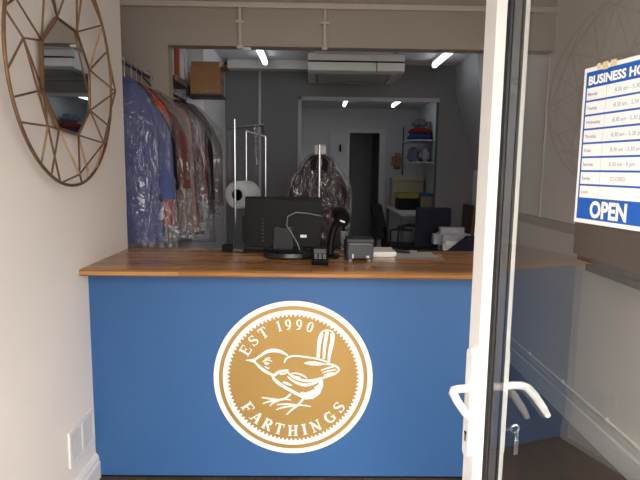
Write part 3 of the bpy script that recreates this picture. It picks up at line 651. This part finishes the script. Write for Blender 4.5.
for x in (-.205, -.135): bx('port_plug', M['grey'], mo, x, x+.02, 3.018, 3.022, 1.252, 1.272)
bx('sticker', M['offwhite'], mo, -.065, -.03, 3.0215, 3.0235, 1.215, 1.23)
bm = B()
for k in range(7): box(bm, -.279, -.271, 3.021, 3.024, 1.19+.02*k, 1.198+.02*k)
obj('button', bm, M['dark'], mo)
bm = B(); pts = []
K = [(.05,3.04,1.335),(-.02,3.0,1.352),(-.09,2.985,1.358),(-.135,2.99,1.335),(-.14,2.99,1.285),(-.11,2.98,1.24),(-.08,2.975,1.19),(-.06,2.96,1.135)]
tube(bm, K, .0028, 8); obj('cable', bm, M['grey'], mo, smooth=True)
kb = thing('keyboard', 'black keyboard lying on the worktop behind the monitor', 'keyboard', (-.145, 3.2, ZT))
bx('case', M['black'], kb, -.40, .10, 3.14, 3.255, ZT, ZT+.02, bev=.004)
bm = B()
for i in range(24):
    for j in range(5): box(bm, -.39+i*.0203, -.39+i*.0203+.016, 3.147+j*.021, 3.163+j*.021, ZT+.02, ZT+.029)
tag(obj('keys', bm, M['dark'], kb), kind='stuff')
pk = thing('cable_box', 'small black box with a lead at the left end of the keyboard', 'device', (-.495, 3.17, ZT))
bx('case', M['black'], pk, -.525, -.468, 3.145, 3.2, ZT, ZT+.04, bev=.005)
bm = B(); tube(bm, [(-.468,3.165,ZT+.006),(-.44,3.14,ZT+.003),(-.405,3.12,ZT+.003),(-.385,3.11,ZT+.003),(-.395,3.09,ZT+.003)], .0028, 6); obj('lead', bm, M['black'], pk, smooth=True)
# card terminal
ctm = thing('card_terminal', 'small card payment terminal with a glowing green key before the monitor', 'card reader', (.043, 2.78, ZT))
mt = Matrix.Translation((.043, 2.72, ZT)) @ Matrix.Rotation(math.radians(14), 4, 'X')
bx('case', M['black'], ctm, -.042, .042, 0, .16, .0, .03, bev=.006, mtx=mt)
bm = B()
for i in range(3):
    for j in range(3): box(bm, -.03+.022*i, -.014+.022*i, .02+.022*j, .036+.022*j, .03, .034, mtx=mt)
obj('key', bm, M['grey'], ctm)
bx('screen', M['grey'], ctm, -.032, .032, .095, .145, .030, .032, mtx=mt)
bx('green_key', M['screen'], ctm, .014, .03, .018, .034, .034, .0345, mtx=mt)  # green key glows faintly by its own material; the screen stays plain grey
# barcode scanner on gooseneck
sc = thing('barcode_scanner', 'black handheld scanner on a curved stand right of the monitor', 'scanner', (.12, 2.98, ZT))
bm = B(); lathe(bm, [(.001,0),(.05,0),(.05,.01),(.02,.02),(.012,.022)], (.10,2.98,ZT), 'z', 24); obj('base', bm, M['black'], sc, smooth=True)
bm = B(); tube(bm, [(.10,2.98,ZT+.02),(.104,2.985,1.19),(.115,3.0,1.25),(.14,3.01,1.305),(.16,3.0,1.33)], [.022,.019,.019,.021,.024], 12); obj('neck', bm, M['black'], sc, smooth=True)
bm = B(); tube(bm, [(.135,3.06,1.36),(.15,3.02,1.355),(.16,2.97,1.34),(.165,2.93,1.325)], [.03,.042,.046,.04], 16); obj('head', bm, M['black'], sc, smooth=True)
bm = B(); box(bm, -.014, .014, -.002, .002, -.004, .004, mtx=Matrix.Translation((.163,2.922,1.318)) @ Matrix.Rotation(.35, 4, 'Y')); obj('window', bm, M['offwhite'], sc)
# receipt printer
pr = thing('receipt_printer', 'dark grey receipt printer on the worktop right of the scanner', 'printer', (.256, 2.9, ZT))
bx('case', mat('printer_grey', (40,40,42), .45), pr, .186, .328, 2.86, 3.0, ZT+.012, 1.226, bev=.008)
bx('lid', M['dark'], pr, .184, .33, 2.855, 3.0, 1.208, 1.23, bev=.006)
bx('paper_slot', M['grey'], pr, .20, .315, 2.853, 2.858, 1.203, 1.207)
bx('side_panel', M['black'], pr, .178, .19, 2.858, 2.99, ZT+.004, 1.215, bev=.003)
for x in (.205, .305):
    for y in (2.87, 2.985):
        bm = B(); lathe(bm, [(.012,0),(.010,.014)], (x,y,ZT), 'z', 12); obj('foot', bm, M['grey'], pr)
bm = B(); box(bm, .29, .305, 2.855, 2.86, 1.13, 1.142); box(bm, .215, .222, 2.855, 2.86, 1.128, 1.15); obj('catch', bm, M['offwhite'], pr)
bm = B(); tube(bm, [(.19,3.02,1.15),(.16,3.06,1.18),(.13,3.07,1.15),(.12,3.06,1.125),(.16,3.02,1.114)], .003, 6)
tag(obj('loose_cable', bm, M['black'], None, (.15,3.05,1.113), smooth=True), 'loose black cable looping behind the printer and scanner', 'cable')
# papers
tag(bx('notepad', M['paper'], None, .345, .475, 3.02, 3.22, ZT, ZT+.028, bev=.003), 'thick white notepad on the worktop right of the printer', 'notepad')
bm = B(); box(bm, -.055, .055, -.01, .012, 0, .016, bev=.004, mtx=Matrix.Translation((.515,3.12,ZT)) @ Matrix.Rotation(-.3, 4, 'Z'))
st = thing('stapler', 'small black stapler between the notepad and the loose papers', 'stapler', (.515,3.12,ZT)); obj('base', bm, M['black'], st)
bm = B(); box(bm, -.055, .05, -.009, .011, .016, .028, bev=.004, mtx=Matrix.Translation((.515,3.12,ZT)) @ Matrix.Rotation(-.3, 4, 'Z') @ Matrix.Rotation(.06, 4, 'Y')); obj('arm', bm, M['dark'], st)
for i, (x, y, r, w, h, m, lab) in enumerate(((.60,3.0,-.12,.27,.19,'pink','pale pink sheet lying under the white papers on the worktop'),(.585,3.05,.1,.24,.17,'paper','white sheet lying on the pink paper, right of the stapler'),(.53,3.14,-.25,.16,.12,'paper','small white slip lying at the back edge of the papers'))):
    bm = B(); n = 8
    vs = [[bm.verts.new(((a/n-.5)*w, (b/n-.5)*h, .0012+.006*((a/n-.5)**2+(b/n)**3)*.8)) for b in range(n+1)] for a in range(n+1)]
    for a in range(n):
        for b in range(n): bm.faces.new((vs[a][b], vs[a+1][b], vs[a+1][b+1], vs[a][b+1]))
    bmesh.ops.solidify(bm, geom=bm.faces[:], thickness=.0006)
    bmesh.ops.transform(bm, matrix=Matrix.Translation((x, y, ZT+.0016+.0035*i)) @ Matrix.Rotation(r, 4, 'Z'), verts=bm.verts)
    tag(obj('paper_sheet', bm, M[m], None, (x, y, ZT)), lab, 'paper')

# ------------------------------------------------------------------ ceiling: lamps, air conditioner
def batten(label, x, y0, y1):
    t = thing('fluorescent_light', label, 'ceiling light', (x, (y0+y1)/2, ZC-.09), 'fluorescent ceiling lights')
    bx('housing', M['offwhite'], t, x-.025, x+.025, y0-.02, y1+.02, ZC-.035, ZC, bev=.004)
    bm = B(); tube(bm, [(x,y0,ZC-.058),(x,y1,ZC-.058)], .026, 14); obj('tube', bm, M['tube'], t, smooth=True)
    for y in (y0-.012, y1+.012): bx('end_cap', M['offwhite'], t, x-.024, x+.024, y-.01, y+.01, ZC-.084, ZC-.034, bev=.003)
batten('bright fluorescent tube on the ceiling left of the air conditioner', -.47, 4.2, 5.42)
batten('bright fluorescent tube on the ceiling right of the air conditioner', 1.165, 4.2, 5.42)
batten('left of the two far tubes glimpsed in the rear room above the partition opening', .49, 7.7, 8.9)
batten('right of the two far tubes glimpsed in the rear room above the partition opening', 1.27, 7.7, 8.9)
ac = thing('air_conditioner', 'wide white air conditioner hung under the ceiling in the back room', 'air conditioner', (.37, 5.25, 2.43))
bm = B(); prism(bm, [(4.93,2.6),(4.90,2.585),(4.90,2.533),(4.93,2.533)], lambda a, b, d: (d, a, b), -.053, .792); obj('upper_front', bm, M['offwhite'], ac)
bm = B(); prism(bm, [(4.90,2.517),(4.905,2.45),(4.95,2.437),(4.95,2.517)], lambda a, b, d: (d, a, b), -.053, .792); obj('lower_front', bm, M['offwhite'], ac)
bx('outlet', M['black'], ac, -.05, .79, 4.925, 4.96, 2.5175, 2.5325)
bx('body', M['offwhite'], ac, -.053, .792, 4.95, 5.6, 2.437, 2.6, bev=.006)
bx('outlet_divider', M['gasket'], ac, .545, .553, 4.895, 4.92, 2.44, 2.532)
bm = B(); box(bm, .02, .70, 5.02, 5.5, 2.430, 2.437, bev=.003)
for k in range(14): box(bm, .04, .68, 5.05+.031*k, 5.058+.031*k, 2.426, 2.431)
obj('intake_grille', bm, M['grey'], ac)
bm = B()
for x in (0, .74):
    for y in (5.0, 5.5): tube(bm, [(x,y,2.6),(x,y,ZC)], .012, 8)
obj('hanger_rod', bm, M['chrome'], ac)
bx('pipe_cover', M['offwhite'], ac, .0, .70, 4.99, 5.05, 2.6, 2.66, bev=.003)

# ------------------------------------------------------------------ furniture in the back room
def office_chair(label, x, y, rz, seatz, fabm, backh=.45, arms=True, tilt=.12, w=.42):
    t = thing('office_chair', label, 'chair', (x, y, 0), 'black chairs in the back room')
    R = Matrix.Translation((x,y,0)) @ Matrix.Rotation(rz, 4, 'Z')
    def pb(name, m, *a, bev=0, mm=None): return bx(name, m, t, *a, bev=bev, mtx=R @ (mm or Matrix()))
    pb('seat', fabm, -w/2, w/2, -.22, .22, seatz-.06, seatz, bev=.025)
    pb('backrest', fabm, -w/2+.01, w/2-.01, -.03, .03, 0, backh, bev=.028, mm=Matrix.Translation((0,.24,seatz+.06)) @ Matrix.Rotation(-tilt, 4, 'X'))
    pb('back_bar', M['black'], -.03, .03, .2, .26, seatz-.05, seatz+.2, bev=.005)
    if arms:
        for s in (-1, 1):
            bm = B(); tube(bm, [(s*(w/2+.02),.1,seatz-.03),(s*(w/2+.04),.1,seatz+.19),(s*(w/2+.04),-.02,seatz+.21),(s*(w/2+.04),-.16,seatz+.2)], [.012,.012,.018,.016], 10)
            bmesh.ops.transform(bm, matrix=R, verts=bm.verts); obj('armrest', bm, M['dark'], t, smooth=True)
    bm = B(); tube(bm, [(0,0,.08),(0,0,seatz-.06)], .025, 12); bmesh.ops.transform(bm, matrix=R, verts=bm.verts); obj('gas_column', bm, M['chrome'], t, smooth=True)
    bm = B()
    for k in range(5):
        a = 2*PI*k/5; tube(bm, [(0,0,.1),(.27*math.cos(a),.27*math.sin(a),.07)], [.022,.014], 8)
    bmesh.ops.transform(bm, matrix=R, verts=bm.verts); obj('star_base', bm, M['black'], t)
    for k in range(5):
        a = 2*PI*k/5; bm = B(); lathe(bm, [(.026,-.015),(.03,0),(.026,.015)], (.27*math.cos(a),.27*math.sin(a),.03), 'y', 12)
        bmesh.ops.transform(bm, matrix=R, verts=bm.verts); obj('caster', bm, M['black'], t)
    return t
office_chair('black office chair with armrests seen from the side, left of the navy chair', 1.10, 6.55, math.radians(70), .70, M['blackfab'], .42, True, .25)
office_chair('low backed navy chair turned away, behind the white linen', 1.19, 5.50, math.radians(176), .78, M['navy'], .40, False, .05, .36)
wc = thing('wooden_chair', 'brown wooden chair back tilted against the right wall', 'chair', (1.5, 5.5, 0))
bm = B(); prism(bm, [(1.545,.5),(1.585,.5),(1.622,1.25),(1.59,1.25)], lambda a, b, d: (a, d, b), 5.35, 5.72); obj('backrest', bm, M['brown2'], wc)
bx('seat', M['brown2'], wc, 1.42, 1.60, 5.35, 5.72, .46, .5, bev=.01)
for x in (1.44, 1.58):
    for y in (5.37, 5.70): bx('leg', M['brown2'], wc, x-.017, x+.017, y-.017, y+.017, 0, .46)
dk = thing('side_desk', 'small dark desk against the right wall behind the counter', 'desk', (1.38, 4.95, 0))
bx('desktop', M['dark'], dk, 1.10, 1.66, 4.72, 5.16, .83, .86, bev=.004)
for x in (1.11, 1.63):
    for y in (4.75, 5.13): bx('leg', M['black'], dk, x-.02, x+.02, y-.02, y+.02, 0, .83)
def bundle(name, label, cat, x0, x1, y0, y1, z0, z1, m, rz=0, amp=.014, seed=1):
    bm = B(); box(bm, x0-(x0+x1)/2, x1-(x0+x1)/2, y0-(y0+y1)/2, y1-(y0+y1)/2, 0, z1-z0)
    bmesh.ops.bevel(bm, geom=bm.edges[:], offset=min(x1-x0,y1-y0,z1-z0)*.3, segments=3, affect='EDGES')
    bmesh.ops.subdivide_edges(bm, edges=bm.edges[:], cuts=2, use_grid_fill=True)
    for v in bm.verts:
        q = Vector((v.co.x*8+seed, v.co.y*8, v.co.z*10)); k = min(1, v.co.z/max(.02, (z1-z0)*.3))
        v.co += Vector((noise.noise(q), noise.noise(q+Vector((5,2,8))), noise.noise(q+Vector((9,4,1)))*k))*amp
    for v in bm.verts: v.co.z = max(v.co.z, 0)
    bmesh.ops.transform(bm, matrix=Matrix.Translation(((x0+x1)/2,(y0+y1)/2,z0)) @ Matrix.Rotation(rz, 4, 'Z'), verts=bm.verts)
    return tag(obj(name, bm, m, None, ((x0+x1)/2,(y0+y1)/2,z0), smooth=True), label, cat)
bundle('folded_linen', 'folded white linen bundle on the side desk', 'linen', 1.12, 1.46, 4.90, 5.10, .862, 1.075, fab((176,175,180)), .05, .006, seed=2)
bundle('paper_bundle', 'white paper bundle leaning in front of the linen on the desk', 'paper', 1.17, 1.34, 4.795, 4.875, .862, .965, M['paper'], .1, .008, seed=4)
bm = B(); prism(bm, [(1.17,.862),(1.46,.862),(1.46,1.02),(1.37,1.02)], lambda a, b, d: (a, d, b), 4.75, 4.79); tag(obj('navy_bag', bm, M['navy'], None, (1.32,4.77,.862)), 'navy blue cloth bag flopped over the front of the side desk', 'bag')
# rear room bench with boxes, shelf
rb = thing('rear_bench', 'white topped work bench in the rear room under the boxes', 'bench', (1.55, 8.9, 0))
bx('bench_top', M['paper'], rb, 1.24, 1.85, 7.6, 9.3, .95, .98, bev=.004)
for x in (1.28, 1.81):
    for y in (7.65, 9.25): bx('leg', M['grey'], rb, x-.025, x+.025, y-.025, y+.025, 0, .95)
def crate(label, x0, x1, y0, y1, z0, z1, m, lidm, lidh):
    t = thing('storage_box', label, 'box', ((x0+x1)/2,(y0+y1)/2,z0), 'boxes on the rear bench')
    bx('body', m, t, x0, x1, y0, y1, z0, z1-lidh, bev=.01); bx('lid', lidm, t, x0-.008, x1+.008, y0-.008, y1+.008, z1-lidh, z1, bev=.008)
crate('large cream storage box at the back of the rear bench', 1.31, 1.83, 9.0, 9.28, .982, 1.46, mat('cream_card', (186,178,148), .7), mat('cream_lid', (196,188,158), .7), .06)
crate('black storage box with a yellow green lid before the cream box', 1.32, 1.63, 8.35, 8.7, .982, 1.24, M['blackfab'], mat('lime_lid', (150,146,60), .5), .08)
crate('beige storage box with a blue lid on the rear bench, beside the partition edge', 1.66, 1.85, 8.35, 8.6, .982, 1.24, mat('beige_card', (160,146,126), .7), mat('blue_lid', (48,92,130), .5), .05)
rs = thing('rear_shelf', 'narrow wall shelf in the rear room stacked with folded cloth', 'shelf', (1.7, 9.1, 1.55))
for z in (2.06, 1.72): bx('board', M['offwhite'], rs, 1.5, 1.868, 8.5, 9.3, z-.02, z, bev=.003)
bx('side_post', M['dark'], rs, 1.5, 1.52, 9.24, 9.26, 1.5, 2.3)
bundle('folded_cloth', 'grey hooded bag on top of the cloth stack in the rear room', 'bag', 1.57, 1.80, 8.65, 8.95, 2.245, 2.40, fab((110,110,114)), 0, .02, 11)
bundle('folded_cloth', 'red and dark folded cloth in the middle of the rear shelf stack', 'cloth', 1.54, 1.84, 8.6, 9.0, 2.16, 2.24, fab((128,44,42)), 0, .006, 12)
bundle('folded_cloth', 'blue folded cloth at the bottom of the rear shelf stack', 'cloth', 1.53, 1.85, 8.6, 9.0, 2.062, 2.155, fab((44,72,132)), 0, .006, 13)
bundle('folded_cloth', 'lilac grey cloth bundle on the lower rear shelf', 'cloth', 1.53, 1.66, 8.6, 9.0, 1.722, 1.95, fab((116,112,140)), 0, .02, 14)
bundle('folded_cloth', 'white and blue cloth bundle on the lower rear shelf', 'cloth', 1.67, 1.85, 8.6, 9.0, 1.722, 1.93, fab((176,178,192)), 0, .02, 15)
bundle('hanging_bag', 'tan cloth bag hanging from the end of the rear shelf', 'bag', 1.29, 1.475, 8.9, 9.1, 1.60, 1.86, fab((140,112,92)), 0, .02, 16)
d2 = thing('door_2', 'pale rear room door standing open beside the dark doorway', 'door', (.48, 9.85, 0)); d2['kind'] = 'structure'
bx('leaf', M['ceil'], d2, .30, .585, 9.82, 9.86, .02, 2.26, bev=.004)
bm = B(); box(bm, .47, .50, 9.79, 9.82, 1.90, 2.02, bev=.004); obj('coat_hook', bm, M['black'], d2)

# ------------------------------------------------------------------ light
w = bpy.data.worlds.new('World'); bpy.context.scene.world = w; w.use_nodes = True
nt = w.node_tree; bg = nt.nodes['Background']
tc = nt.nodes.new('ShaderNodeTexCoord'); sx = nt.nodes.new('ShaderNodeSeparateXYZ'); nt.links.new(tc.outputs['Generated'], sx.inputs[0])
rp = nt.nodes.new('ShaderNodeValToRGB'); nt.links.new(sx.outputs[2], rp.inputs[0])
rp.color_ramp.elements[0].position = .0; rp.color_ramp.elements[0].color = (.16,.14,.13,1)
rp.color_ramp.elements[1].position = .55; rp.color_ramp.elements[1].color = (1,.97,.94,1)
e = rp.color_ramp.elements.new(.28); e.color = (.30,.27,.25,1)
nt.links.new(rp.outputs[0], bg.inputs[0]); bg.inputs[1].default_value = 3.4
def sun(name, frm, strength, ang, col):
    l = bpy.data.lights.new(name, 'SUN'); l.energy = strength; l.angle = math.radians(ang); l.color = col
    o = bpy.data.objects.new(name, l); C.objects.link(o)
    o.rotation_euler = Vector(frm).to_track_quat('Z', 'Y').to_euler(); return o
sun('bright_sky', (.9, -1.0, .85), 9.6, 100, (1, .975, .945))
sun('sky_glow', (-.7, -1.0, .7), 5.2, 110, (1, .975, .945))

# ------------------------------------------------------------------ camera
cam = bpy.data.cameras.new('camera'); co = bpy.data.objects.new('camera', cam); C.objects.link(co)
cam.sensor_fit = 'HORIZONTAL'; cam.sensor_width = 36; cam.lens = 545/640*36; cam.clip_start = .02
p, y, r = math.radians(7.5), math.radians(.85), math.radians(.75)
f = Vector((math.sin(y)*math.cos(p), math.cos(y)*math.cos(p), -math.sin(p))); r0 = Vector((math.cos(y), -math.sin(y), 0)); u0 = r0.cross(f)
rt = r0*math.cos(r) + u0*math.sin(r); up = -r0*math.sin(r) + u0*math.cos(r)
m = Matrix((rt, up, -f)).transposed().to_4x4(); m.translation = (0, 0, 1.6); co.matrix_world = m
S = bpy.context.scene; S.camera = co
S.view_settings.view_transform = 'Standard'; S.view_settings.look = 'None'; S.view_settings.exposure = .12; S.view_settings.gamma = 1; S.view_settings.use_curve_mapping = False
S.cycles.transparent_max_bounces = 24; S.cycles.max_bounces = 10
for o in bpy.data.objects:
    if 'at' in o: del o['at']
